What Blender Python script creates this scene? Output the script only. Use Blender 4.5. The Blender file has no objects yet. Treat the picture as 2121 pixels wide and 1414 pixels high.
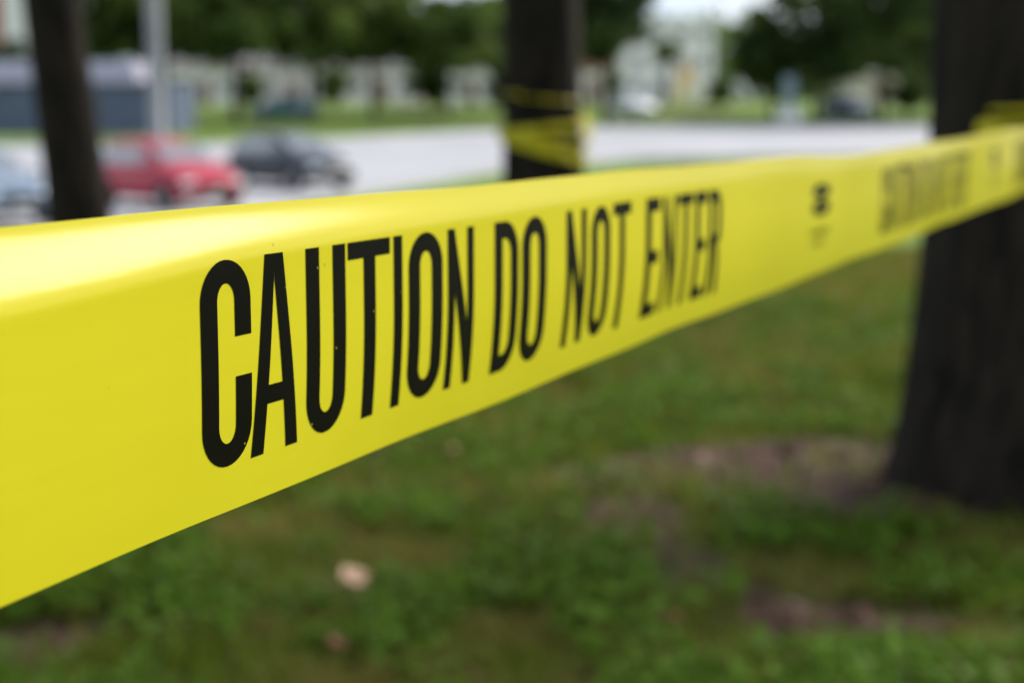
import bpy, bmesh, math, random
import numpy as np
from mathutils import Vector, Matrix

random.seed(7); rng = np.random.default_rng(7)
R = math.radians
scene = bpy.context.scene
COL = scene.collection

# ------------------------------------------------------------------ camera
CAM_Z = 1.0
FPX = 3299.0                      # focal length in photograph pixels (2121 wide)
PITCH = math.atan(466 / FPX)
cam_d = bpy.data.cameras.new('camera'); cam = bpy.data.objects.new('camera', cam_d); COL.objects.link(cam)
cam_d.sensor_width = 36.0; cam_d.lens = 36.0 * FPX / 2121.0
cam.location = (0, 0, CAM_Z); cam.rotation_euler = (R(90) - PITCH, 0, 0)
cam_d.clip_start = 0.02; cam_d.clip_end = 4000
cam_d.dof.use_dof = True; cam_d.dof.focus_distance = 0.395; cam_d.dof.aperture_fstop = 10.0
scene.camera = cam

# ------------------------------------------------------------------ sky, sun, exposure
SUN_EL, SUN_AZ = 37, 54          # degrees; azimuth clockwise from the viewing direction
w = bpy.data.worlds.new('World'); scene.world = w; w.use_nodes = True
nt = w.node_tree; bg = nt.nodes['Background']
sky = nt.nodes.new('ShaderNodeTexSky'); sky.sky_type = 'NISHITA'; sky.sun_disc = False
sky.sun_elevation = R(SUN_EL); sky.sun_rotation = R(SUN_AZ)
sky.air_density = 1.0; sky.dust_density = 3.0; sky.ozone_density = 1.0
# bright broken cloud over the whole sky
tc = nt.nodes.new('ShaderNodeTexCoord'); cn = nt.nodes.new('ShaderNodeTexNoise'); cn.inputs['Scale'].default_value = 3.2; cn.inputs['Detail'].default_value = 6
nt.links.new(tc.outputs['Generated'], cn.inputs['Vector'])
cr_ = nt.nodes.new('ShaderNodeMapRange'); cr_.inputs[1].default_value = 0.33; cr_.inputs[2].default_value = 0.52; cr_.inputs[3].default_value = 0.35; cr_.inputs[4].default_value = 1.0
nt.links.new(cn.outputs['Fac'], cr_.inputs[0])
cm = nt.nodes.new('ShaderNodeMix'); cm.data_type = 'RGBA'; cm.inputs[7].default_value = (3.9, 4.45, 5.1, 1)
nt.links.new(cr_.outputs[0], cm.inputs[0]); nt.links.new(sky.outputs[0], cm.inputs[6])
nt.links.new(cm.outputs[2], bg.inputs[0]); bg.inputs[1].default_value = 0.13
sd = bpy.data.lights.new('sun', 'SUN'); sd.energy = 3.0; sd.angle = R(36); sd.color = (1, 0.96, 0.9)
sun = bpy.data.objects.new('sun', sd); COL.objects.link(sun); sun.location = (10, -10, 30)
_e, _a = R(SUN_EL), R(SUN_AZ)
sun.rotation_euler = (-Vector((math.sin(_a) * math.cos(_e), math.cos(_a) * math.cos(_e), math.sin(_e)))).to_track_quat('-Z', 'Y').to_euler()
scene.view_settings.view_transform = 'Standard'; scene.view_settings.look = 'None'
scene.view_settings.exposure = 0.8; scene.view_settings.gamma = 1.0
scene.view_settings.use_curve_mapping = False
scene.cycles.use_denoising = True
scene.cycles.max_bounces = 4; scene.cycles.diffuse_bounces = 2; scene.cycles.transparent_max_bounces = 4

# ------------------------------------------------------------------ helpers
def at(px, py, D):
    """world point seen at photograph pixel (px, py), D metres ahead"""
    u = (px - 1060.5) / FPX; v = (707 - py) / FPX
    c, s = math.cos(PITCH), math.sin(PITCH)
    d = (u, c + v * s, -s + v * c); k = D / d[1]
    return Vector((d[0] * k, D, CAM_Z + d[2] * k))

def link_mesh(name, me, mat, parent=None, smooth=False):
    o = bpy.data.objects.new(name, me); COL.objects.link(o)
    if mat is not None and len(me.materials) == 0: me.materials.append(mat)
    if parent is not None: o.parent = parent
    if smooth and len(me.polygons): me.polygons.foreach_set('use_smooth', [True] * len(me.polygons))
    return o

def obj(name, verts, faces, mat, parent=None, smooth=False):
    me = bpy.data.meshes.new(name); me.from_pydata([tuple(v) for v in verts], [], faces); me.update()
    return link_mesh(name, me, mat, parent, smooth)

def np_mesh(name, V, loops, sizes):
    me = bpy.data.meshes.new(name)
    V = np.asarray(V, np.float32); me.vertices.add(len(V)); me.vertices.foreach_set('co', V.ravel())
    loops = np.asarray(loops, np.int32).ravel(); me.loops.add(len(loops)); me.loops.foreach_set('vertex_index', loops)
    sizes = np.asarray(sizes, np.int32); starts = np.concatenate(([0], np.cumsum(sizes)[:-1])).astype(np.int32)
    me.polygons.add(len(sizes)); me.polygons.foreach_set('loop_start', starts)
    try: me.polygons.foreach_set('loop_total', sizes)
    except Exception: pass
    me.update(calc_edges=True); me.validate()
    return me

def empty(name, loc, rz=0.0, label=None, cat=None, group=None):
    o = bpy.data.objects.new(name, None); COL.objects.link(o); o.location = loc; o.rotation_euler = (0, 0, rz)
    o.empty_display_size = 0.2
    tag(o, label, cat, group); return o

def tag(o, label=None, cat=None, group=None, kind=None):
    if label: o['label'] = label
    if cat: o['category'] = cat
    if group: o['group'] = group
    if kind: o['kind'] = kind
    return o

def copy_tree(o, parent=None):
    c = o.copy(); COL.objects.link(c); c.parent = parent
    for ch in list(o.children): copy_tree(ch, c)
    return c

class MB:
    def __init__(s): s.v = []; s.f = []
    def box(s, x0, y0, z0, x1, y1, z1):
        n = len(s.v)
        s.v += [(x0, y0, z0), (x1, y0, z0), (x1, y1, z0), (x0, y1, z0), (x0, y0, z1), (x1, y0, z1), (x1, y1, z1), (x0, y1, z1)]
        s.f += [tuple(n + i for i in q) for q in ((3, 2, 1, 0), (4, 5, 6, 7), (0, 1, 5, 4), (1, 2, 6, 5), (2, 3, 7, 6), (3, 0, 4, 7))]
        return s
    def poly(s, pts, faces):
        n = len(s.v); s.v += [tuple(p) for p in pts]; s.f += [tuple(n + i for i in q) for q in faces]; return s
    def build(s, name, mat, parent=None, smooth=False, bevel=0):
        o = obj(name, s.v, s.f, mat, parent, smooth)
        if bevel:
            m = o.modifiers.new('bevel', 'BEVEL'); m.width = bevel; m.segments = 2; m.limit_method = 'ANGLE'
        return o

# ------------------------------------------------------------------ materials
def new_mat(name):
    m = bpy.data.materials.new(name); m.use_nodes = True
    return m, m.node_tree, m.node_tree.nodes['Principled BSDF']

def mat(name, col, rough=0.6, var=0.15, scale=8.0, metal=0.0, bump=0.0, spec=0.5, coat=0.0):
    m, t, b = new_mat(name)
    b.inputs['Roughness'].default_value = rough; b.inputs['Metallic'].default_value = metal
    b.inputs['Specular IOR Level'].default_value = spec
    if coat: b.inputs['Coat Weight'].default_value = coat; b.inputs['Coat Roughness'].default_value = 0.05
    g = t.nodes.new('ShaderNodeNewGeometry'); n = t.nodes.new('ShaderNodeTexNoise')
    n.inputs['Scale'].default_value = scale; n.inputs['Detail'].default_value = 5
    t.links.new(g.outputs['Position'], n.inputs['Vector'])
    r = t.nodes.new('ShaderNodeValToRGB'); r.color_ramp.elements[0].position = 0.3; r.color_ramp.elements[1].position = 0.7
    r.color_ramp.elements[0].color = tuple(c * (1 - var) for c in col) + (1,)
    r.color_ramp.elements[1].color = tuple(min(1, c * (1 + var)) for c in col) + (1,)
    t.links.new(n.outputs['Fac'], r.inputs['Fac']); t.links.new(r.outputs['Color'], b.inputs['Base Color'])
    if bump:
        bp = t.nodes.new('ShaderNodeBump'); bp.inputs['Strength'].default_value = bump; bp.inputs['Distance'].default_value = 0.02
        t.links.new(n.outputs['Fac'], bp.inputs['Height']); t.links.new(bp.outputs['Normal'], b.inputs['Normal'])
    return m

def leaf_mat(name, dark, light, hue2, trans=0.35, nscale=0.5):
    """leaf / blade material: colour differs from leaf to leaf and from clump to clump"""
    m, t, b = new_mat(name); N = t.nodes; L = t.links
    g = N.new('ShaderNodeNewGeometry'); n = N.new('ShaderNodeTexNoise')
    n.inputs['Scale'].default_value = nscale; n.inputs['Detail'].default_value = 3
    L.new(g.outputs['Position'], n.inputs['Vector'])
    mix = N.new('ShaderNodeMix'); mix.data_type = 'RGBA'
    mix.inputs[6].default_value = (*dark, 1); mix.inputs[7].default_value = (*light, 1)
    L.new(g.outputs['Random Per Island'], mix.inputs[0])
    mr = N.new('ShaderNodeMapRange'); mr.inputs[1].default_value = 0.41; mr.inputs[2].default_value = 0.60
    L.new(n.outputs['Fac'], mr.inputs[0])
    mix2 = N.new('ShaderNodeMix'); mix2.data_type = 'RGBA'; mix2.inputs[7].default_value = (*hue2, 1)
    L.new(mix.outputs[2], mix2.inputs[6]); L.new(mr.outputs[0], mix2.inputs[0])
    L.new(mix2.outputs[2], b.inputs['Base Color']); b.inputs['Roughness'].default_value = 0.5
    b.inputs['Specular IOR Level'].default_value = 0.05
    tr = N.new('ShaderNodeBsdfTranslucent'); L.new(mix2.outputs[2], tr.inputs['Color'])
    ms = N.new('ShaderNodeMixShader'); ms.inputs[0].default_value = trans
    out = N['Material Output']
    L.new(b.outputs[0], ms.inputs[1]); L.new(tr.outputs[0], ms.inputs[2]); L.new(ms.outputs[0], out.inputs['Surface'])
    return m

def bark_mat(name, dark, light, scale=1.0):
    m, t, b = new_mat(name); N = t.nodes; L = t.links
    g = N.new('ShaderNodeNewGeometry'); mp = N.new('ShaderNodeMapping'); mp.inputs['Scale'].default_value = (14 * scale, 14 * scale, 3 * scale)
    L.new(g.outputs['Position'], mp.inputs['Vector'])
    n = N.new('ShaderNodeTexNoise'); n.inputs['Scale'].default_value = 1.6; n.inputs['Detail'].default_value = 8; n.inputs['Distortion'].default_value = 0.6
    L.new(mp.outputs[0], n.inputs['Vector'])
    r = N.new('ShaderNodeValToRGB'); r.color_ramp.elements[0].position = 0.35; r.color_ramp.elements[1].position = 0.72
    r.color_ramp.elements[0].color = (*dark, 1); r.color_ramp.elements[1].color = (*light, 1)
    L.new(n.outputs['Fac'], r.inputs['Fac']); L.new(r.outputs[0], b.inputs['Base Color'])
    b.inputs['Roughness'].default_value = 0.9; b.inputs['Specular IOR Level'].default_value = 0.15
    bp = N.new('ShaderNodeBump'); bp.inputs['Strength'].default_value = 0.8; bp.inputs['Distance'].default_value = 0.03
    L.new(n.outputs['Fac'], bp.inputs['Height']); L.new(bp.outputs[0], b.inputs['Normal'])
    return m

M = {}
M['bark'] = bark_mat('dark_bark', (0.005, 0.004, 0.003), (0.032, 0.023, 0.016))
M['bark_far'] = bark_mat('far_bark', (0.03, 0.026, 0.02), (0.09, 0.075, 0.055), 0.3)
M['leaf'] = leaf_mat('near_leaf', (0.035, 0.07, 0.012), (0.07, 0.12, 0.025), (0.05, 0.09, 0.015))
M['leaf_mid'] = leaf_mat('green_leaf', (0.03, 0.06, 0.012), (0.075, 0.12, 0.025), (0.15, 0.21, 0.05), 0.42, 0.45)
M['leaf_shaded'] = leaf_mat('shaded_tint_leaf', (0.014, 0.032, 0.010), (0.036, 0.062, 0.016), (0.085, 0.13, 0.03), 0.32, 0.45)  # shade of backlit crown undersides put into a darker leaf colour
M['leaf_sunlit'] = leaf_mat('sunlit_tint_leaf', (0.06, 0.11, 0.02), (0.12, 0.19, 0.04), (0.14, 0.2, 0.05), 0.35, 0.35)  # sunlight on crown spots painted as a lighter green
M['grass'] = leaf_mat('grass_blade', (0.085, 0.122, 0.010), (0.185, 0.225, 0.028), (0.20, 0.175, 0.042), 0.42, 2.6)
M['clover'] = leaf_mat('clover_leaf', (0.066, 0.13, 0.010), (0.145, 0.25, 0.028), (0.10, 0.165, 0.016), 0.42, 3.0)
M['litter'] = leaf_mat('dead_leaf_litter', (0.05, 0.026, 0.018), (0.17, 0.095, 0.06), (0.09, 0.045, 0.035), 0.1, 3.0)
M['white_wall'] = mat('white_siding', (0.86, 0.81, 0.79), 0.7, 0.06, 2)
M['cream_wall'] = mat('cream_siding', (0.66, 0.58, 0.48), 0.7, 0.06, 2)
M['pink_wall'] = mat('pale_pink_render', (0.85, 0.75, 0.72), 0.7, 0.06, 2)
M['brick'] = mat('red_brick', (0.42, 0.12, 0.09), 0.85, 0.25, 3)
M['slate_wall'] = mat('slate_blue_siding', (0.085, 0.108, 0.17), 0.55, 0.15, 1.2)
M['slate_trim'] = mat('slate_corner_trim', (0.06, 0.075, 0.12), 0.55, 0.1, 1.2)
M['pale_roof'] = mat('pale_metal_roof', (0.31, 0.295, 0.36), 0.5, 0.1, 1)
M['grey_roof'] = mat('grey_shingles', (0.16, 0.15, 0.15), 0.9, 0.2, 2)
M['red_roof'] = mat('red_shingles', (0.34, 0.13, 0.08), 0.9, 0.2, 2)
M['pane'] = mat('window_pane', (0.03, 0.035, 0.04), 0.08, 0.1, 2, spec=0.8)
M['frame'] = mat('white_frame', (0.78, 0.77, 0.75), 0.5, 0.04, 3)
M['door'] = mat('brown_door', (0.20, 0.10, 0.06), 0.5, 0.1, 3)
M['orange'] = mat('orange_yellow_panel', (0.80, 0.50, 0.24), 0.5, 0.1, 2)
M['yellow_panel'] = mat('yellow_panel', (0.82, 0.66, 0.26), 0.5, 0.1, 2)
M['concrete'] = mat('concrete_pole', (0.22, 0.23, 0.24), 0.7, 0.1, 3, bump=0.1)
M['galv'] = mat('galvanised_steel', (0.5, 0.52, 0.54), 0.4, 0.1, 5, metal=0.6)
M['kerb'] = mat('kerb_concrete', (0.42, 0.41, 0.39), 0.85, 0.15, 3, bump=0.2)
M['red_paint'] = mat('red_car_paint', (0.38, 0.002, 0.026), 0.35, 0.03, 2, spec=.25, coat=0.2)
M['navy_paint'] = mat('dark_navy_car_paint', (0.008, 0.010, 0.022), 0.35, 0.03, 2, spec=.3, coat=0.3)
M['silver_paint'] = mat('silver_blue_car_paint', (0.12, 0.16, 0.23), 0.28, 0.03, 2, metal=0.4, coat=0.8)
M['teal_paint'] = mat('teal_car_paint', (0.03, 0.16, 0.17), 0.28, 0.03, 2, coat=0.8)
M['white_paint'] = mat('white_car_paint', (0.78, 0.78, 0.78), 0.3, 0.02, 2, coat=0.7)
M['blue_paint'] = mat('blue_car_paint', (0.05, 0.10, 0.20), 0.28, 0.03, 2, coat=0.8)
M['glass'] = mat('car_glass', (0.10, 0.11, 0.125), 0.06, 0.05, 2, spec=1.0, metal=0.0); M['glass'].node_tree.nodes['Principled BSDF'].inputs['IOR'].default_value = 2.1
M['tyre'] = mat('tyre_rubber', (0.015, 0.015, 0.016), 0.85, 0.2, 20)
M['rim'] = mat('wheel_alloy', (0.45, 0.45, 0.47), 0.35, 0.05, 5, metal=0.8)
M['trim'] = mat('black_trim', (0.02, 0.02, 0.022), 0.5, 0.1, 5)
M['lamp_clear'] = mat('headlight_lens', (0.75, 0.77, 0.8), 0.12, 0.05, 5, spec=1.0)
M['lamp_red'] = mat('taillight_lens', (0.5, 0.02, 0.02), 0.15, 0.05, 5, spec=0.8)
M['plate'] = mat('licence_plate', (0.75, 0.74, 0.7), 0.4, 0.03, 5)
M['pale_blue'] = mat('pale_blue_panel', (0.20, 0.27, 0.29), 0.5, 0.06, 2)
M['print'] = mat('black_print_ink', (0.004, 0.0032, 0.0025), 0.4, 0.2, 60, spec=0.03)
M['print_small'] = mat('thin_print_ink', (0.10, 0.09, 0.01), 0.4, 0.2, 60)
M['pale_leaf'] = mat('pale_dry_leaf', (0.78, 0.50, 0.33), 0.7, 0.25, 60, bump=0.3)
M['brown_leaf'] = mat('brown_dry_leaf', (0.22, 0.09, 0.045), 0.7, 0.3, 60, bump=0.3)
M['tan_leaf'] = mat('tan_dry_leaf', (0.34, 0.22, 0.15), 0.7, 0.3, 60, bump=0.3)
M['orange_leaf'] = mat('orange_dry_leaf', (0.32, 0.16, 0.06), 0.7, 0.3, 60, bump=0.3)

# yellow polythene film: glossy, slightly translucent, faint streaks and dust specks
m, t, b = new_mat('yellow_tape_film'); N = t.nodes; L = t.links
g = N.new('ShaderNodeNewGeometry'); n = N.new('ShaderNodeTexNoise'); n.inputs['Scale'].default_value = 9; n.inputs['Detail'].default_value = 4
L.new(g.outputs['Position'], n.inputs['Vector'])
r = N.new('ShaderNodeValToRGB'); r.color_ramp.elements[0].position = .3; r.color_ramp.elements[1].position = .7
r.color_ramp.elements[0].color = (0.62, 0.52, 0.013, 1); r.color_ramp.elements[1].color = (0.66, 0.555, 0.017, 1)
L.new(n.outputs['Fac'], r.inputs['Fac'])
vo = N.new('ShaderNodeTexVoronoi'); vo.inputs['Scale'].default_value = 55
L.new(g.outputs['Position'], vo.inputs['Vector'])
sp = N.new('ShaderNodeMapRange'); sp.inputs[1].default_value = 0.035; sp.inputs[2].default_value = 0.02; sp.inputs[3].default_value = 0; sp.inputs[4].default_value = 0.6
L.new(vo.outputs['Distance'], sp.inputs[0])
mx = N.new('ShaderNodeMix'); mx.data_type = 'RGBA'; mx.inputs[7].default_value = (0.30, 0.24, 0.03, 1)
L.new(r.outputs[0], mx.inputs[6]); L.new(sp.outputs[0], mx.inputs[0])
L.new(mx.outputs[2], b.inputs['Base Color']); b.inputs['Roughness'].default_value = 0.24
b.inputs['Specular IOR Level'].default_value = 0.24
tr = N.new('ShaderNodeBsdfTranslucent'); L.new(mx.outputs[2], tr.inputs['Color'])
ms = N.new('ShaderNodeMixShader'); ms.inputs[0].default_value = 0.22
L.new(b.outputs[0], ms.inputs[1]); L.new(tr.outputs[0], ms.inputs[2]); L.new(ms.outputs[0], N['Material Output'].inputs['Surface'])
# faint stretch marks running along the film
fat = N.new('ShaderNodeAttribute'); fat.attribute_name = 'along'
fm = N.new('ShaderNodeMapping'); fm.inputs['Scale'].default_value = (14, 110, 1); L.new(fat.outputs['Vector'], fm.inputs['Vector'])
fn = N.new('ShaderNodeTexNoise'); fn.inputs['Scale'].default_value = 1.0; fn.inputs['Detail'].default_value = 3; L.new(fm.outputs[0], fn.inputs['Vector'])
fb = N.new('ShaderNodeBump'); fb.inputs['Strength'].default_value = 0.13; fb.inputs['Distance'].default_value = 0.0012
L.new(fn.outputs['Fac'], fb.inputs['Height']); L.new(fb.outputs[0], b.inputs['Normal'])
fr = N.new('ShaderNodeMapRange'); fr.inputs[3].default_value = 0.2; fr.inputs[4].default_value = 0.27; L.new(fn.outputs['Fac'], fr.inputs[0]); L.new(fr.outputs[0], b.inputs['Roughness'])
M['tape'] = m
# pinholes and dust in the ink
t = M['print'].node_tree; N = t.nodes; L = t.links; b = N['Principled BSDF']
g = N.new('ShaderNodeNewGeometry'); vo = N.new('ShaderNodeTexVoronoi'); vo.inputs['Scale'].default_value = 150; L.new(g.outputs['Position'], vo.inputs['Vector'])
pm = N.new('ShaderNodeMapRange'); pm.inputs[1].default_value = 0.05; pm.inputs[2].default_value = 0.03; L.new(vo.outputs['Distance'], pm.inputs[0])
px_ = N.new('ShaderNodeMix'); px_.data_type = 'RGBA'; px_.inputs[7].default_value = (0.35, 0.30, 0.05, 1)
L.new(b.inputs['Base Color'].links[0].from_socket, px_.inputs[6]); L.new(pm.outputs[0], px_.inputs[0]); L.new(px_.outputs[2], b.inputs['Base Color'])

# ------------------------------------------------------------------ ground
PROFILE = [(-900, 0.0), (9, 0.0), (14, -0.12), (25, -1.08), (45, -1.08), (97, 0.36), (120, 1.7), (135, 2.05), (220, 3.2), (900, 8.0)]
def prof(y):
    return float(np.interp(y, [p[0] for p in PROFILE], [p[1] for p in PROFILE]))
def bumps(x, y):
    f_ = np.clip((16 - y) / 4, 0, 1)
    return f_ * (0.018 * np.sin(2.1 * x + 1.3 * y) * np.cos(1.7 * y - .6 * x) + 0.012 * np.sin(5.3 * x - 2.2 * y + 1) * np.sin(4.1 * y + .7))
def ground_z(x, y): return prof(y) + float(bumps(x, y))

def on_ground(px, py):
    """ground point under a photograph pixel (near, level lawn)"""
    p1 = at(px, py, 1.0); k = CAM_Z / (CAM_Z - p1.z)
    return p1.x * k, k
# bare earth patches: pixel centre, size in metres (across, along), strength
DIRT = []
for px, py, rx, ry, s_ in [(1850, 1010, .42, .30, 1), (1640, 1010, .34, .18, .9), (1460, 985, .26, .16, .9), (1270, 1000, .20, .13, 1), (1200, 1010, .13, .12, .9),
                       (1310, 1100, .12, .16, .9), (1430, 1200, .11, .13, 1), (1560, 1270, .10, .08, .7), (1700, 1335, .30, .07, .8), (1950, 1330, .22, .10, .9), (2080, 1080, .16, .16, .7),
                       (1010, 890, .22, .35, .5), (700, 1170, .14, .14, .5), (560, 1230, .12, .10, .6), (520, 1150, .1, .16, .5), (960, 1060, .16, .25, .5), (1500, 740, .4, .35, .45), (60, 1380, .12, .08, .7), (850, 1230, .12, .08, .5)]:
    gx, gy = on_ground(px, py); DIRT.append((gx, gy + .1, rx * 1.15, ry * 1.65, s_ if s_ > .65 else s_ * .55))
DIRT += [(-0.25, 6.9, .5, .5, .8), (-2.3, 8.0, .5, .5, .8)]
def vnoise(x, y, seed=0):
    """smooth value noise, numpy"""
    xi = np.floor(x).astype(int); yi = np.floor(y).astype(int); xf = x - xi; yf = y - yi
    def h(a, b_):
        q = np.sin(a * 127.1 + b_ * 311.7 + seed * 74.7) * 43758.5453; return q - np.floor(q)
    u = xf * xf * (3 - 2 * xf); v = yf * yf * (3 - 2 * yf)
    return (h(xi, yi) * (1 - u) + h(xi + 1, yi) * u) * (1 - v) + (h(xi, yi + 1) * (1 - u) + h(xi + 1, yi + 1) * u) * v
def dirt(x, y):
    d = np.zeros_like(x)
    wx = x + .12 * (vnoise(x * 5, y * 5, 1) - .5); wy = y + .16 * (vnoise(x * 5, y * 5, 2) - .5)
    for gx, gy, rx, ry, s_ in DIRT:
        q = ((wx - gx) / rx) ** 2 + ((wy - gy) / ry) ** 2
        d = np.maximum(d, s_ * np.clip((1.35 - q) * 1.5, 0, 1) * np.clip((vnoise(x * 9, y * 5.5, 31) * .6 + vnoise(x * 22, y * 13, 32) * .4 - .24) * 5, .55, 1))
    d = np.maximum(d, .42 * np.clip((vnoise(x * 3.1, y * 2.3, 5) * .6 + vnoise(x * 8, y * 6, 6) * .4 - .555) * 6, 0, 1))
    return d

xs = np.unique(np.concatenate([-np.geomspace(6, 900, 26), np.arange(-6, 6.01, .1), np.geomspace(6, 900, 26)]))
ys = np.unique(np.concatenate([[-900, -300, -90, -30, -10], np.arange(-4, 15.01, .1), [p[0] for p in PROFILE[1:]], np.linspace(15, 45, 14), np.linspace(45, 135, 20), np.geomspace(136, 900, 10)]))
X, Y = np.meshgrid(xs, ys); Z = np.interp(Y, [p[0] for p in PROFILE], [p[1] for p in PROFILE]) + bumps(X, Y)
nx, ny = len(xs), len(ys)
idx = np.arange(nx * ny).reshape(ny, nx)
F = np.stack([idx[:-1, :-1], idx[:-1, 1:], idx[1:, 1:], idx[1:, :-1]], -1).reshape(-1, 4)
me = np_mesh('ground', np.stack([X, Y, Z], -1).reshape(-1, 3), F, np.full(len(F), 4))
a = me.attributes.new('bare', 'FLOAT', 'POINT'); a.data.foreach_set('value', np.clip(dirt(X.ravel(), Y.ravel()) * 1.4, 0, 1).astype(np.float32))
m, t, b = new_mat('lawn_soil'); N = t.nodes; L = t.links
g = N.new('ShaderNodeNewGeometry'); n = N.new('ShaderNodeTexNoise'); n.inputs['Scale'].default_value = 7; n.inputs['Detail'].default_value = 8
L.new(g.outputs['Position'], n.inputs['Vector'])
n2 = N.new('ShaderNodeTexNoise'); n2.inputs['Scale'].default_value = 0.35; n2.inputs['Detail'].default_value = 5
L.new(g.outputs['Position'], n2.inputs['Vector'])
rg = N.new('ShaderNodeValToRGB'); rg.color_ramp.elements[0].position = .3; rg.color_ramp.elements[1].position = .72
rg.color_ramp.elements[0].color = (0.095, 0.165, 0.018, 1); rg.color_ramp.elements[1].color = (0.15, 0.22, 0.036, 1)
L.new(n2.outputs['Fac'], rg.inputs['Fac'])
rd = N.new('ShaderNodeValToRGB'); rd.color_ramp.elements[0].position = .3; rd.color_ramp.elements[1].position = .72
rd.color_ramp.elements[0].color = (0.036, 0.019, 0.012, 1); rd.color_ramp.elements[1].color = (0.105, 0.060, 0.042, 1)
L.new(n.outputs['Fac'], rd.inputs['Fac'])
at_ = N.new('ShaderNodeAttribute'); at_.attribute_name = 'bare'
mx = N.new('ShaderNodeMix'); mx.data_type = 'RGBA'
L.new(at_.outputs['Fac'], mx.inputs[0]); L.new(rg.outputs[0], mx.inputs[6]); L.new(rd.outputs[0], mx.inputs[7])
L.new(mx.outputs[2], b.inputs['Base Color']); b.inputs['Roughness'].default_value = 0.95; b.inputs['Specular IOR Level'].default_value = 0.15
bp = N.new('ShaderNodeBump'); bp.inputs['Strength'].default_value = 0.7; bp.inputs['Distance'].default_value = 0.02
L.new(n.outputs['Fac'], bp.inputs['Height']); L.new(bp.outputs[0], b.inputs['Normal'])
tag(link_mesh('ground', me, m, smooth=True), kind='structure')

# ------------------------------------------------------------------ pavement beyond the lawn, with its kerb
NEAR = [(-200, 26), (-30, 26), (-8, 28), (-5.5, 35), (-3.3, 45), (-0.5, 53), (4.4, 60), (15, 63), (60, 68), (300, 82)]
FAR = [(-200, 72), (-14, 72), (-8, 79), (-1, 90), (5, 96), (60, 98), (300, 98)]
pxs = np.unique(np.concatenate([np.linspace(-200, -20, 8), np.arange(-20, 30, .8), np.linspace(30, 300, 10)]))
nv = np.interp(pxs, [p[0] for p in NEAR], [p[1] for p in NEAR]); fv = np.interp(pxs, [p[0] for p in FAR], [p[1] for p in FAR])
def curb_strip(name, yy, label_up):
    V = []; Fc = []
    for i, x in enumerate(pxs):
        z = prof(yy[i])
        V += [(x, yy[i] - .07, z - .05), (x, yy[i] - .07, z + .13), (x, yy[i] + .07, z + .13), (x, yy[i] + .07, z - .05)]
        if i:
            q = 4 * (i - 1); Fc += [(q + k, q + 4 + k, q + 4 + (k + 1) % 4, q + (k + 1) % 4) for k in range(4)]
    return tag(obj(name, V, Fc, M['kerb']), kind='structure')
rows = []
brk = [p[0] for p in PROFILE]
V = []; Fc = []; K = 24
for i, x in enumerate(pxs):
    for k in range(K):
        y = nv[i] + (fv[i] - nv[i]) * k / (K - 1); V.append((x, y, prof(y) + .03))
        if i and k:
            q = i * K + k; Fc.append((q - K - 1, q - 1, q, q - K))
m, t, b = new_mat('pale_concrete_paving'); N = t.nodes; L = t.links
g = N.new('ShaderNodeNewGeometry'); n = N.new('ShaderNodeTexNoise'); n.inputs['Scale'].default_value = .25; n.inputs['Detail'].default_value = 8
L.new(g.outputs['Position'], n.inputs['Vector']); r = N.new('ShaderNodeValToRGB'); r.color_ramp.elements[0].position = .3; r.color_ramp.elements[1].position = .7
r.color_ramp.elements[0].color = (0.29, 0.282, 0.298, 1); r.color_ramp.elements[1].color = (0.385, 0.375, 0.39, 1)
L.new(n.outputs['Fac'], r.inputs['Fac']); L.new(r.outputs[0], b.inputs['Base Color']); b.inputs['Roughness'].default_value = .8
tag(obj('pavement', V, Fc, m), kind='structure')
curb_strip('kerb', nv, ''); curb_strip('kerb', fv, '')
mk = mat('parking_line_paint', (0.78, 0.77, 0.74), 0.7, 0.1, 3)
def bay_line(x0, y0, x1, y1):
    dx, dy = x1 - x0, y1 - y0; l = math.hypot(dx, dy); ox, oy = -dy / l * .05, dx / l * .05
    V = []; S = 8
    for i in range(S + 1):
        x, y = x0 + dx * i / S, y0 + dy * i / S; z = prof(y) + .034
        V += [(x - ox, y - oy, z), (x + ox, y + oy, z)]
    tag(obj('bay_marking', V, [(2 * i, 2 * i + 2, 2 * i + 3, 2 * i + 1) for i in range(S)], mk), kind='structure')
for cx, cy in ((-14.2, 34), (-11.9, 38), (-9.4, 43), (-7, 48)): bay_line(cx, cy, cx + 3.6, cy - 4.4)

# ------------------------------------------------------------------ trees
def tube(path, radii, n=14, ridges=0.0, lobes=None, seed=0):
    V = []; Fc = []; ph = random.Random(seed).random() * 6
    for i, (p, r_) in enumerate(zip(path, radii)):
        d = (Vector(path[min(i + 1, len(path) - 1)]) - Vector(path[max(i - 1, 0)])).normalized()
        ux = Vector((1, 0, 0)); ux = (ux - d * ux.dot(d)).normalized(); uy = d.cross(ux)
        for k in range(n):
            a_ = 2 * math.pi * k / n
            rr = r_ * (1 + ridges * (math.sin(a_ * 11 + ph + .9 * math.sin(i * .37)) * .5 + .5 * math.sin(a_ * 23 + i * .21 + ph * 2)))
            if lobes: rr *= 1 + lobes(i / (len(path) - 1), a_)
            V.append(Vector(p) + (ux * math.cos(a_) + uy * math.sin(a_)) * rr)
        if i:
            for k in range(n):
                Fc.append(((i - 1) * n + k, (i - 1) * n + (k + 1) % n, i * n + (k + 1) % n, i * n + k))
    Fc.append(tuple(range((len(path) - 1) * n, len(path) * n)))
    return V, Fc

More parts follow.
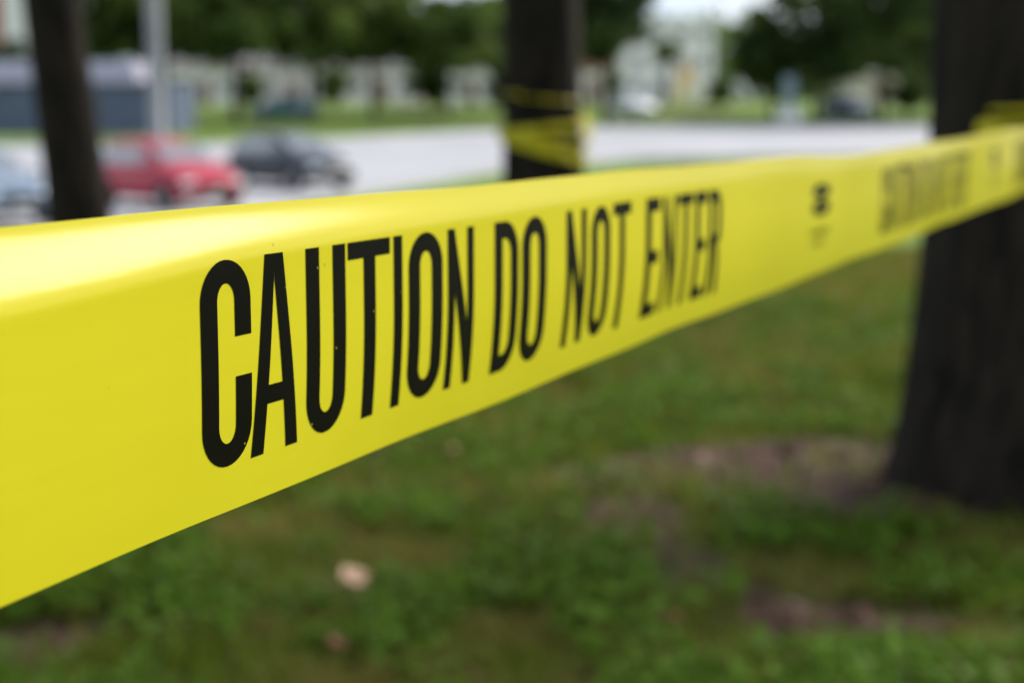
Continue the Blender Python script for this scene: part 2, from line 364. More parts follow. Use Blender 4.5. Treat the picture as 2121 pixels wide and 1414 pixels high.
def crown_mesh(name, rx, ry, rz, clumps, per, leaf, seed, flat=0.0, hollow=.45):
    g = np.random.default_rng(seed)
    d = g.normal(size=(clumps, 3)); d /= np.linalg.norm(d, axis=1)[:, None]
    rad = hollow + (1 - hollow) * g.random(clumps) ** .6
    c = d * rad[:, None] * np.array([rx, ry, rz]) * (1 + .16 * g.normal(size=(clumps, 1)))
    c[:, 2] = np.where(c[:, 2] < -rz * (1 - flat), -rz * (1 - flat) * (.8 + .3 * g.random(clumps)), c[:, 2])
    cr = .30 * min(rx, rz) * (.6 + .8 * g.random(clumps))
    n_ = clumps * per; ci = np.repeat(np.arange(clumps), per)
    o = g.normal(size=(n_, 3)); o /= np.linalg.norm(o, axis=1)[:, None]; o *= (g.random(n_) ** .45)[:, None] * cr[ci][:, None]; o[:, 2] *= .7
    P = c[ci] + o
    u = g.normal(size=(n_, 3)); u /= np.linalg.norm(u, axis=1)[:, None]
    v = np.cross(u, g.normal(size=(n_, 3))); v /= np.linalg.norm(v, axis=1)[:, None]
    s_ = leaf * (.6 + .8 * g.random(n_))[:, None]
    Vv = np.stack([P - u * s_, P + v * s_ * .42, P + u * s_, P - v * s_ * .42], 1).reshape(-1, 3)
    return np_mesh(name, Vv, np.arange(n_ * 4), np.full(n_, 4))

def limbs(parent, start, rad, length, count, seed, mat_, name='limb'):
    q = random.Random(seed)
    for k in range(count):
        a_ = 2 * math.pi * (k + q.random() * .5) / count; el = R(35 + 25 * q.random()); l = length * (.8 + .4 * q.random())
        p0 = Vector((start[0], start[1], start[2] - .3 * k * .3)); d = Vector((math.cos(a_) * math.cos(el), math.sin(a_) * math.cos(el), math.sin(el)))
        pts = [p0 + d * l * t_ + Vector((0, 0, .12 * l * math.sin(t_ * 3))) for t_ in (0, .25, .5, .75, 1)]
        V, Fc = tube(pts, [rad * .5, rad * .4, rad * .28, rad * .17, rad * .06], 8)
        obj(name, V, Fc, mat_, parent, True)

def near_tree(base, dia, lean, label, seed, crown, flare=0.25, n=64):
    root = empty('shade_tree', base, 0, label, 'tree', 'trees on the taped-off lawn')
    H = 4.6; S = 60; path = []; radii = []
    for i in range(S + 1):
        z = -.15 + (H + .15) * i / S
        path.append((lean(z)[0], lean(z)[1], z)); radii.append(dia / 2 * (1 - .05 * max(z, 0)) * (1 + flare * math.exp(-max(z, 0) / .35)))
    ph = seed * 1.7
    lob = lambda t_, a_: .07 * flare * 4 * math.exp(-t_ * H / .22) * max(0, math.sin(a_ * 5 + ph)) + .025 * math.sin(3 * a_ + ph + t_ * 6)
    V, Fc = tube(path, radii, n, .022, lob, seed)
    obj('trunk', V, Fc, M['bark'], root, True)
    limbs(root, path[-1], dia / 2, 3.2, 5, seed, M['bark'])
    cx, cy, cz, rx, ry, rz = crown
    o = link_mesh('crown', crown_mesh('near_crown', rx, ry, rz, 40, 120, .13, seed, .2, .2), M['leaf'], root); o.location = (cx, cy, cz)
    return root

# right trunk: its left flank is seen from x=1925 px; the tape is tied to it
RT = (1.505, 4.18, 0)
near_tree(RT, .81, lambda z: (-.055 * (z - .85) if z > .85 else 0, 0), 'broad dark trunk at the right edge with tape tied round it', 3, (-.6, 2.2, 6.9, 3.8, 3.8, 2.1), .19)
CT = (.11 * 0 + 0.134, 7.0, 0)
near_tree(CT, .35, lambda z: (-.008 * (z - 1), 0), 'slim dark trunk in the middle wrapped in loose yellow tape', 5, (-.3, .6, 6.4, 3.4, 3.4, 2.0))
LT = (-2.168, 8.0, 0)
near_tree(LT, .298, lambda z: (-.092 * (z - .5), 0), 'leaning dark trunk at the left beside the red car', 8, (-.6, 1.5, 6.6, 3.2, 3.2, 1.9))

FAR_CROWN = [crown_mesh('far_crown', 4.2, 4.0, 3.6, 64, 90, .34, 20 + k, .35, .35) for k in range(4)]
def far_tree(px, D, trunk_h, crown_r, crown_h, label, leaf='leaf_mid', variant=0, dia=.45, rz=0.0, lean=0.0, name='roadside_tree'):
    p = at(px, 200, D); base = Vector((p.x, D, prof(D)))
    root = empty(name, base, rz, label, 'tree', 'trees beyond the road')
    h = trunk_h + crown_h * .9
    path = [(lean * t_ * h, 0, -.2 + (h + .2) * t_) for t_ in (0, .12, .3, .5, .7, .85, 1)]
    V, Fc = tube(path, [dia * .62, dia * .5, dia * .45, dia * .38, dia * .28, dia * .2, dia * .06], 12, .03, None, variant)
    obj('trunk', V, Fc, M['bark_far'], root, True)
    limbs(root, (lean * trunk_h, 0, trunk_h + crown_h * .35), dia * .5, crown_r * .75, 4, variant + int(px), M['bark_far'])
    me_ = FAR_CROWN[variant % 4]
    o = bpy.data.objects.new('crown', me_); COL.objects.link(o); o.parent = root
    if not me_.materials: me_.materials.append(M[leaf])
    o.material_slots[0].link = 'OBJECT'; o.material_slots[0].material = M[leaf]
    o.scale = (crown_r / 4.2, crown_r / 4.2, crown_h / 7.2); o.location = (lean * h * .8, 0, trunk_h + crown_h * .5)
    return root

# px, D, trunk height, crown radius, crown height, label, leaf, variant
TREES = [
 (-60, 104, 2.6, 4.5, 2.6, 'low leafy tree at the far left above the slate shed', 'leaf_mid', 0),
 (232, 106, 3.0, 4.6, 9.5, 'tall leafy tree hidden behind the leaning left trunk', 'leaf_mid', 1),
 (350, 108, 3.0, 4.4, 9.0, 'dark leafy tree directly behind the pale pole', 'leaf_shaded', 2),
 (488, 100, 2.9, 4.3, 9.5, 'dark tree with clear trunk above the dark navy car', 'leaf_mid', 3),
 (648, 104, 2.9, 4.2, 9.5, 'leafy tree behind the teal car on the far lawn', 'leaf_mid', 0),
 (775, 108, 2.6, 3.9, 9.0, 'pale green tree right of the teal car across the road', 'leaf_mid', 1),
 (925, 106, 2.6, 4.0, 5.6, 'shorter tree just left of the middle trunk with sky over it', 'leaf_mid', 2),
 (1060, 112, 2.6, 4.0, 6.2, 'tree mostly hidden behind the middle taped trunk', 'leaf_mid', 3),
 (1255, 100, 2.8, 2.7, 9.5, 'dense dark tree just right of the middle taped trunk', 'leaf_shaded', 0),
 (1378, 118, 3.2, 1.0, 1.8, 'slim young tree standing before the white multi-storey building', 'leaf_mid', 1),
 (1600, 108, 1.4, 3.4, 4.9, 'low rounded dark tree under the open patch of sky', 'leaf_shaded', 2),
 (1690, 104, 1.8, 3.8, 7.6, 'dark spreading tree behind the pale blue sign', 'leaf_shaded', 3),
 (1830, 100, 2.2, 4.2, 9.5, 'tall near-black tree left of the broad right trunk', 'leaf_shaded', 1),
 (1990, 106, 1.8, 4.5, 9.5, 'dark tree peeping out behind the broad right trunk', 'leaf_shaded', 0),
]
for i, (px, D, th, cr, ch, lab, lf, va) in enumerate(TREES):
    tr_ = far_tree(px, D, th, cr, ch, lab, lf, va, rz=i * 1.3, lean=.02 * ((i * 7) % 5 - 2), dia=.5 if i in (3, 4) else .38)
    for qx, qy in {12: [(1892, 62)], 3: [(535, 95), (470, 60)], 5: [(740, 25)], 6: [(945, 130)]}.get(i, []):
        # added leaf spray on the near side; lighter leaf colour stands in for sunlight
        wp = at(qx, qy, D - cr * .97); lc = bpy.data.objects.new('sunlit_tint_spray', FAR_CROWN[i % 4]); COL.objects.link(lc); lc.parent = tr_
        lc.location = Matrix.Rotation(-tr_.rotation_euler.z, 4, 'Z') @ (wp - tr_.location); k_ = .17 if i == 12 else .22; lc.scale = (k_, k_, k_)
        lc.material_slots[0].link = 'OBJECT'; lc.material_slots[0].material = M['leaf_sunlit']

# bushes filling the gaps between the houses
for px, D, cr, ch, lab in [(520, 116, 1.0, 2.6, 'bush filling the gap right of the white bungalow'), (690, 116, 1.3, 2.9, 'bush between the two pinkish bungalows'), (888, 114, 1.5, 3.4, 'wide bush left of the bright white bungalow'),
                           (1040, 112, 1.2, 3.0, 'bush half hidden behind the middle taped trunk'), (1270, 118, 1.0, 2.4, 'bush left of the white van'), (1490, 116, 1.2, 2.2, 'low bush right of the white multi-storey building'), (1880, 108, 1.3, 2.4, 'bush beside the cream house at the right trunk')]:
    far_tree(px, D, .2, cr, ch, lab, 'leaf_mid', int(px) % 4, .16, px * .1, 0, 'garden_bush')['category'] = 'bush'

# a wooded rise far behind: one mass
g = np.random.default_rng(5)
pts = []
for k in range(1500):
    D = 175 + 60 * g.random(); u = -0.6 + 1.2 * g.random()
    x = u * D; pxx = 1060 + u * 3299
    top = 9.0 + 3.5 * vnoise(np.array([pxx / 90.0]), np.array([3.0]), 3)[0]
    if 1310 < pxx < 1720: top = 8.7
    if 830 < pxx < 1050: top = 8.4
    pts.append((x, D, prof(D) + g.random() * top * D / 190))
pts = np.array(pts); per = 46; ci = np.repeat(np.arange(len(pts)), per); n_ = len(ci)
o_ = g.normal(size=(n_, 3)) * np.array([1.3, 1.3, .9]); P = pts[ci] + o_
u = g.normal(size=(n_, 3)); u /= np.linalg.norm(u, axis=1)[:, None]; v = np.cross(u, g.normal(size=(n_, 3))); v /= np.linalg.norm(v, axis=1)[:, None]
s_ = .55 * (.6 + .8 * g.random(n_))[:, None]
Vv = np.stack([P - u * s_, P + v * s_ * .5, P + u * s_, P - v * s_ * .5], 1).reshape(-1, 3)
tag(link_mesh('distant_wood', np_mesh('distant_wood', Vv, np.arange(n_ * 4), np.full(n_, 4)), M['leaf_mid']), 'blurred mass of green woodland behind the houses', 'woodland', kind='stuff')

# ------------------------------------------------------------------ houses and buildings
def window(parent, x, z, ww, hh, y, face=-1):
    f_ = MB(); e = .07
    for bx_ in ((x - ww / 2, z, x + ww / 2, z + e), (x - ww / 2, z + hh - e, x + ww / 2, z + hh), (x - ww / 2, z + e, x - ww / 2 + e, z + hh - e), (x + ww / 2 - e, z + e, x + ww / 2, z + hh - e), (x - .03, z + e, x + .03, z + hh - e)):
        f_.box(bx_[0], y - .06, bx_[1], bx_[2], y + .05, bx_[3])
    wo = f_.build('window', M['frame'], parent)
    MB().box(x - ww / 2 + .02, y - .02, z + .02, x + ww / 2 - .02, y + .03, z + hh - .02).build('pane', M['pane'], wo)

def house(px, D, wid, depth, wall_h, roof_h, wall, roof, label, rz=0.0, wins=2, eave=.4):
    p = at(px, 215, D); root = empty('bungalow', (p.x, D, prof(D) - .05), rz, label, 'house', 'low houses beyond the trees')
    MB().box(-wid / 2, 0, -.4, wid / 2, depth, wall_h).build('wall', M[wall], root)
    m_ = MB(); e = eave
    m_.poly([(-wid / 2 - e, -e, wall_h), (wid / 2 + e, -e, wall_h), (wid / 2 + e, depth + e, wall_h), (-wid / 2 - e, depth + e, wall_h), (-wid / 2 - e, depth / 2, wall_h + roof_h), (wid / 2 + e, depth / 2, wall_h + roof_h)],
            [(3, 2, 1, 0), (0, 1, 5, 4), (2, 3, 4, 5), (1, 2, 5), (3, 0, 4)])
    rf = m_.build('roof', M[roof], root)
    MB().box(wid * .2, depth * .45, wall_h + roof_h * .5, wid * .2 + .6, depth * .45 + .6, wall_h + roof_h + .7).build('chimney', M['brick'], rf)
    d_ = MB().box(-.45, -.05, 0, .45, .03, 2.05).build('door', M['door'], root)
    MB().box(.3, -.1, 1.0, .36, -.05, 1.12).build('handle', M['galv'], d_)
    for k in range(wins):
        x = (-wid / 2 + 1.2) if k == 0 else (wid / 2 - 1.2)
        window(root, x, 1.0, 1.0, 1.1, 0)
    return root

house(425, 132, 5.6, 7, 3.0, 1.5, 'white_wall', 'grey_roof', 'white bungalow right of the slate blue shed')
house(608, 134, 6.2, 7, 3.1, 1.6, 'pink_wall', 'grey_roof', 'pinkish white bungalow above the teal car', wins=1)
house(790, 133, 6.4, 7, 2.9, 1.6, 'pink_wall', 'grey_roof', 'pale bungalow midway between dark car and middle trunk')
house(975, 131, 4.6, 7, 3.1, 1.7, 'white_wall', 'red_roof', 'bright white bungalow just left of the middle taped trunk', wins=1)
house(1228, 128, 2.8, 6, 2.9, 1.5, 'pink_wall', 'red_roof', 'small pale house with reddish roof right of the middle trunk', wins=0, eave=.3)
house(1825, 124, 2.6, 6, 2.4, 1.3, 'cream_wall', 'grey_roof', 'small cream house at the left of the broad right trunk', wins=0)

# white three-storey building
p = at(1386, 215, 158); root = empty('apartment_building', (p.x, 158, prof(158) - .1), 0, 'white three storey building with yellow and orange entrance panels', 'building')
MB().box(-4.35, 0, -.5, 4.35, 9, 7.9).build('wall', M['white_wall'], root)
pr = MB().box(-4.55, -.2, 7.9, 4.55, 9.2, 8.15).build('parapet', M['frame'], root)
for fl in range(3):
    for c in range(4):
        if fl == 0 and c >= 2: continue
        window(root, -3.2 + c * 2.13, .9 + fl * 2.5, 1.0, 1.3, 0)
MB().box(.5, -.35, 0.2, 2.7, -.003, 1.7).build('entrance_panel', M['yellow_panel'], root)
MB().box(.9, -.30, 1.703, 2.3, -.003, 3.6).build('entrance_panel', M['orange'], root)
MB().box(1.7, -.42, .2, 2.5, -.353, 1.6).build('entrance_door', M['frame'], root)

# tall pale and brick house at the top left
p = at(-30, 215, 126); root = empty('tall_house', (p.x, 126, prof(126) - .1), 0, 'tall pale house with red brick end at the top left corner', 'house')
MB().box(1.6, 0, -.4, 3.6, 7, 10.5).build('wall', M['white_wall'], root)
MB().box(-4.5, -.15, -.4, 1.597, 7, 10.5).build('brick_end', M['brick'], root)
rf = MB().poly([(-4.9, -.5, 10.5), (4, -.5, 10.5), (4, 7.4, 10.5), (-4.9, 7.4, 10.5), (-4.9, 3.5, 13), (4, 3.5, 13)], [(3, 2, 1, 0), (0, 1, 5, 4), (2, 3, 4, 5), (1, 2, 5), (3, 0, 4)]).build('roof', M['grey_roof'], root)
for zz in (1.2, 4.0): window(root, 2.6, zz, 1.1, 1.4, 0)

# slate blue shed with pale roof behind the parked cars
D = 86; p = at(110, 272, D); root = empty('slate_shed', (p.x, D, prof(D) - .05), 0, 'long slate blue metal shed with pale low roof behind the cars', 'shed')
x1 = (352 - 110) / FPX * D; x0 = -9.0
MB().box(x0, 0, -.3, x1, 7, 2.72).build('wall', M['slate_wall'], root)
k = x0 + .15
while k < x1 - .2:
    MB().box(k, -.05, -.2, k + .12, -.003, 2.7).build('siding_rib', M['slate_wall'], root); k += 1.05
MB().box(x1 - .75, -.08, -.2, x1 + .05, -.053, 2.7).build('corner_panel', M['slate_trim'], root)
rf = MB().poly([(x0 - .3, -.35, 2.72), (x1 - 1.6, -.35, 2.72), (x1 - 1.6, 7.3, 2.72), (x0 - .3, 7.3, 2.72), (x0 - .3, .3, 3.95), (x1 - 2.0, .3, 3.95), (x1 - 2.0, 6.7, 3.95), (x0 - .3, 6.7, 3.95)],
               [(3, 2, 1, 0), (4, 5, 6, 7), (0, 1, 5, 4), (1, 2, 6, 5), (2, 3, 7, 6), (3, 0, 4, 7)]).build('roof', M['pale_roof'], root)
MB().box(x1 - 1.55, -.3, 2.723, x1 + .1, 7.2, 2.85).build('flat_roof', M['slate_trim'], root)

# thick pale light pole behind the red car
D = 41.5; p = at(327, 300, D); root = empty('light_pole', (p.x, D, prof(D)), 0, 'thick pale grey lamp pole rising behind the red car', 'pole')
V, Fc = tube([(0, 0, -.1), (0, 0, .35), (0, 0, .352), (0, 0, 4), (0, 0, 9.5)], [.33, .33, .215, .205, .16], 24); obj('shaft', V, Fc, M['concrete'], root, True)
MB().box(-.42, -.42, -.1, .42, .42, .14).build('base_plinth', M['kerb'], root, bevel=.03)
V, Fc = tube([(0, 0, 9.2), (.6, -.3, 9.7), (1.7, -.8, 9.85)], [.07, .06, .05], 10); arm = obj('arm', V, Fc, M['galv'], root, True)
MB().box(1.5, -1.1, 9.76, 2.2, -.7, 9.92).build('lamp_head', M['galv'], arm, bevel=.04)

# pale blue sign across the road
D = 101; p = at(1635, 212, D); root = empty('pylon_sign', (p.x, D, prof(D)), 0, 'narrow pale blue upright sign before the dark trees', 'sign')
MB().box(-.75, -.2, 0, .75, .2, .9).build('plinth', M['white_wall'], root, bevel=.03)
MB().box(-.42, -.12, .9, .42, .12, 2.9).build('panel', M['pale_blue'], root, bevel=.03)

# ------------------------------------------------------------------ cars
def car(name, paint, label, loc, heading, Hs=1.0, Ls=1.0, group='cars parked on the pale paving', cat='car', van=False):
    root = empty(name, loc, heading, label, cat, group)
    #      x     half-w zb    belt  top   roof half-w
    ST = [(-2.14, .70, .42, .72, .80, .58), (-2.10, .78, .32, .90, 1.02, .62), (-1.98, .84, .26, .93, 1.34, .60), (-1.75, .86, .24, .94, 1.50, .62), (-1.3, .87, .22, .95, 1.58, .63),
          (-.6, .88, .20, .95, 1.61, .64), (.0, .88, .20, .95, 1.58, .63), (.35, .88, .20, .95, 1.48, .63), (1.05, .87, .20, .95, 1.03, .70), (1.5, .86, .22, .90, .965, .70), (1.85, .82, .25, .80, .88, .66), (2.06, .74, .30, .66, .76, .58), (2.15, .62, .40, .56, .64, .48)]
    if van:
        ST = [(-2.15, .80, .35, 1.0, 1.2, .7), (-2.12, .86, .28, 1.05, 1.85, .72), (-1.9, .88, .24, 1.05, 1.95, .76), (-1, .88, .22, 1.05, 1.97, .77), (0, .88, .22, 1.05, 1.96, .77), (.7, .88, .22, 1.05, 1.88, .75), (1.35, .87, .22, 1.03, 1.18, .72), (1.9, .84, .26, .9, 1.0, .7), (2.12, .78, .32, .75, .86, .62), (2.18, .66, .42, .6, .7, .5)]
    ST = [(x * Ls, w_, zb * Hs, be * Hs, tp * Hs, rw) for x, w_, zb, be, tp, rw in ST]
    def sec(s_):
        x, w_, zb, be, tp, rw = s_
        h = [(0, zb), (w_ * .85, zb), (w_ * .97, zb + .1), (w_, zb + (be - zb) * .5), (w_ * .975, be), (rw, tp - .05 * Hs), (rw * .8, tp), (0, tp + .012)]
        return [(x, -a_, z) for a_, z in h] + [(x, a_, z) for a_, z in reversed(h[1:-1])]
    V = []; Fc = []; n = 14
    for i, s_ in enumerate(ST):
        V += sec(s_)
        if i: Fc += [((i - 1) * n + k, (i - 1) * n + (k + 1) % n, i * n + (k + 1) % n, i * n + k) for k in range(n)]
    Fc += [tuple(range(n)), tuple(reversed(range((len(ST) - 1) * n, len(ST) * n)))]
    bo = obj('body', V, Fc, M[paint], root, True); bo.modifiers.new('sub', 'SUBSURF').levels = 1; bo.modifiers['sub'].render_levels = 2
    def lerp_st(x):
        for a_, b_ in zip(ST, ST[1:]):
            if a_[0] <= x <= b_[0]:
                k = (x - a_[0]) / (b_[0] - a_[0]); return tuple(p_ + (q - p_) * k for p_, q in zip(a_, b_))
        return ST[-1]
    spans = [(-1.72, -.92), (-.85, -.02), (.05, .62)] if not van else [(-1.8, -.9), (-.8, .1), (.2, 1.0)]
    for sd_ in (-1, 1):
        for xa, xb in spans:
            pts = []
            for x in (xa, xb):
                s_ = lerp_st(x * Ls); lo = (s_[1] * .975, s_[3]); hi = (s_[5], s_[4] - .05 * Hs)
                for k in (.14, .82): pts.append((x * Ls, sd_ * (lo[0] + (hi[0] - lo[0]) * k + .004), lo[1] + (hi[1] - lo[1]) * k))
            inn = [(x, y - sd_ * .03, z) for x, y, z in pts]
            MB().poly(pts + inn, [(0, 2, 3, 1), (4, 5, 7, 6), (0, 4, 6, 2), (2, 6, 7, 3), (3, 7, 5, 1), (1, 5, 4, 0)]).build('side_window', M['glass'], root)
    def screen(name_, xa, xb):
        pts = []
        for x in (xa, xb):
            s_ = lerp_st(x * Ls)
            for sd_ in (-1, 1): pts.append((x * Ls, sd_ * s_[5] * .88, s_[4] + .035))
        nrm = .02
        inn = [(x, y, z - .04) for x, y, z in pts]
        MB().poly(pts + inn, [(0, 1, 3, 2), (4, 6, 7, 5), (0, 4, 5, 1), (1, 5, 7, 3), (3, 7, 6, 2), (2, 6, 4, 0)]).build(name_, M['glass'], root)
    screen('windshield', .42 if not van else .76, .98 if not van else 1.28); screen('rear_window', -2.06 if not van else -2.12, -1.80 if not van else -2.13 + .12)
    for xw in (-1.3 * Ls, 1.33 * Ls):
        for sd_ in (-1, 1):
            r_ = .32 * min(Hs, 1.1); V = []; Fc = []; K_ = 24
            ring = [(r_ * .62, .0), (r_ * .9, -.0), (r_, .03), (r_, .17), (r_ * .9, .2), (r_ * .62, .2)]
            for k in range(K_):
                a_ = 2 * math.pi * k / K_
                for rr, yy in ring: V.append((math.cos(a_) * rr, sd_ * (yy - .2), math.sin(a_) * rr))
                for j in range(5): Fc.append((k * 6 + j, k * 6 + j + 1, ((k + 1) % K_) * 6 + j + 1, ((k + 1) % K_) * 6 + j))
            wh = obj('wheel', V, Fc, M['tyre'], root, True); wh.location = (xw, sd_ * .895, r_)
            m_ = MB(); V = [(0, sd_ * -.03, 0)]; 
            for k in range(20): V.append((math.cos(k * math.pi / 10) * r_ * .64, sd_ * -.045, math.sin(k * math.pi / 10) * r_ * .64))
            V += [(x, y - sd_ * .1, z) for x, y, z in V[1:]]
            Fc = [(0, k + 1, (k + 1) % 20 + 1) for k in range(20)] + [(k + 1, k + 21, (k + 1) % 20 + 21, (k + 1) % 20 + 1) for k in range(20)]
            obj('rim', V, Fc, M['rim'], wh)
            V = []; 
            for k in range(13):
                a_ = math.pi * k / 12
                V += [(xw + math.cos(a_) * r_ * 1.05, sd_ * .86, r_ + math.sin(a_) * r_ * 1.05), (xw + math.cos(a_) * r_ * 1.2, sd_ * .885, r_ + math.sin(a_) * r_ * 1.2), (xw + math.cos(a_) * r_ * 1.2, sd_ * .80, r_ + math.sin(a_) * r_ * 1.2)]
            Fc = []
            for k in range(12): Fc += [(3 * k, 3 * k + 3, 3 * k + 4, 3 * k + 1), (3 * k + 1, 3 * k + 4, 3 * k + 5, 3 * k + 2)]
            obj('wheel_arch', V, Fc, M['trim'], root)
    z_h = .66 * Hs
    for sd_ in (-1, 1):
        MB().box(1.9 * Ls, sd_ * .60 - .17, z_h - .08, 2.115 * Ls, sd_ * .60 + .17, z_h + .06).build('headlight', M['lamp_clear'], root, bevel=.04)
        MB().box(-2.15 * Ls, sd_ * .66 - .11, .72 * Hs, -2.02 * Ls, sd_ * .66 + .11, .98 * Hs).build('taillight', M['lamp_red'], root, bevel=.03)
        MB().box(.62 * Ls, sd_ * .99 - .1, .94 * Hs, .8 * Ls, sd_ * .99 + .08, 1.08 * Hs).build('mirror', M[paint], root, bevel=.04)
    MB().box(2.0 * Ls, -.42, .48 * Hs, 2.165 * Ls, .42, .62 * Hs).build('grille', M['trim'], root, bevel=.02)
    MB().box(1.98 * Ls, -.7, .27 * Hs, 2.15 * Ls, .7, .40 * Hs).build('bumper', M['trim'], root, bevel=.04)
    MB().box(2.168 * Ls, -.16, .42 * Hs, 2.18 * Ls, .16, .50 * Hs).build('licence_plate', M['plate'], root)
    return root

def park(px, D): p = at(px, 300, D); return (p.x, D, prof(D) + .03)
car('parked_car', 'red_paint', 'bright red hatchback parked between leaning trunk and lamp pole', park(345, 36.4), R(-50), .96, 1.03)
car('parked_car', 'navy_paint', 'dark navy hatchback parked right of the red car', park(602, 45.5), R(-48), 1.0)
car('parked_car', 'silver_paint', 'silver blue car cut off at the left edge', park(-62, 31.5), R(-47), .93, 1.02)
car('parked_car', 'teal_paint', 'dark teal car on the far lawn below pinkish bungalow', (at(585, 230, 104).x, 104, prof(104)), R(185), .95)
car('parked_van', 'white_paint', 'white van across the road right of the middle trunk', (at(1310, 225, 106).x, 106, prof(106)), R(-60), 1.0, .9, cat='van')
car('parked_car', 'blue_paint', 'dusty blue car beside the small cream house', (at(1755, 230, 104).x, 104, prof(104)), R(-70), .95)

# ------------------------------------------------------------------ the caution tape
AZ = math.atan(1451.5 / math.hypot(FPX, 466))
T = Vector((math.sin(AZ), math.cos(AZ), 0)); NRM = Vector((math.cos(AZ), -math.sin(AZ), 0))   # NRM faces the photographer
TAPE_C = -0.218917; ZT = 0.97775; TW = 0.076
def sm(x, a_, b_):
    k = np.clip((x - a_) / (b_ - a_), 0, 1); return k * k * (3 - 2 * k)
def tape_pt(s_, v, lift=0.0):
    """point on the film: s_ metres along, v 0 at the top edge and 1 at the bottom edge"""
    s_ = float(s_); v = float(v)
    At = float(np.interp(s_, [-2, .2, .26, .34, .45, .6, .8, 1.2, 4], [.011, .010, .0088, .006, .0034, .0016, .0010, .001, .001]))
    vt = float(np.interp(s_, [-2, .2, .26, .34, .45, .6, 4], [.27, .26, .235, .18, .15, .14, .14]))
    Ab = float(np.interp(s_, [-2, .2, .33, .42, .6, .8, 1.3, 4], [.0005, .0006, .0014, .0034, .0055, .0055, .004, .0]))
    o_ = 0.0
    if v < vt: o_ -= At * .8 * (1 - float(sm(v, -.02, vt)))
    if v > .42: o_ -= Ab * ((v - .42) / .58) ** 2
    # slow ripples where the film hangs free further on
    o_ += .0012 * math.sin(s_ * 9 + v * 2.5) * float(sm(s_, .8, 1.4)) + .00035 * math.sin(s_ * 31 + 2 * v) * float(sm(s_, .5, .9))
    edge = .007 * float(sm(s_, 1.35, 2.1)) - .0035 * math.exp(-((s_ - 1.12) / .16) ** 2) + .0003 * math.sin(s_ * 23) + .0001 * math.sin(s_ * 61 + 1)
    low = .0005 * math.sin(s_ * 17 + 2) + .0002 * math.sin(s_ * 47)
    z = ZT - v * TW + (1 - v) * edge + v * low
    p_ = T * s_ + NRM * (TAPE_C + o_ + lift)
    return Vector((p_.x, p_.y, z))

S_END = (Vector((RT[0], RT[1], 0)) - NRM * 0).dot(T) - .36
tape = empty('caution_tape', tape_pt(S_END, 1), 0, 'yellow caution tape with black lettering stretched across the lawn', 'barrier tape')
BASE = Vector(tape.location)
def local(p_): return Vector(p_) - BASE
ss = np.unique(np.concatenate([np.linspace(-1.6, .15, 30), np.arange(.15, 1.1, .008), np.linspace(1.1, S_END, 90)]))
vs = np.unique(np.concatenate([np.linspace(0, .32, 26), np.linspace(.32, 1, 24)]))
V = [local(tape_pt(a_, b_)) for a_ in ss for b_ in vs]; nvv = len(vs)
Fc = [(i * nvv + k, i * nvv + k + 1, (i + 1) * nvv + k + 1, (i + 1) * nvv + k) for i in range(len(ss) - 1) for k in range(nvv - 1)]
film = obj('tape_film', V, Fc, M['tape'], tape, True)
fa = film.data.attributes.new('along', 'FLOAT_VECTOR', 'POINT'); fa.data.foreach_set('vector', np.array([(a_, b_ * TW, 0) for a_ in ss for b_ in vs], np.float32).ravel())

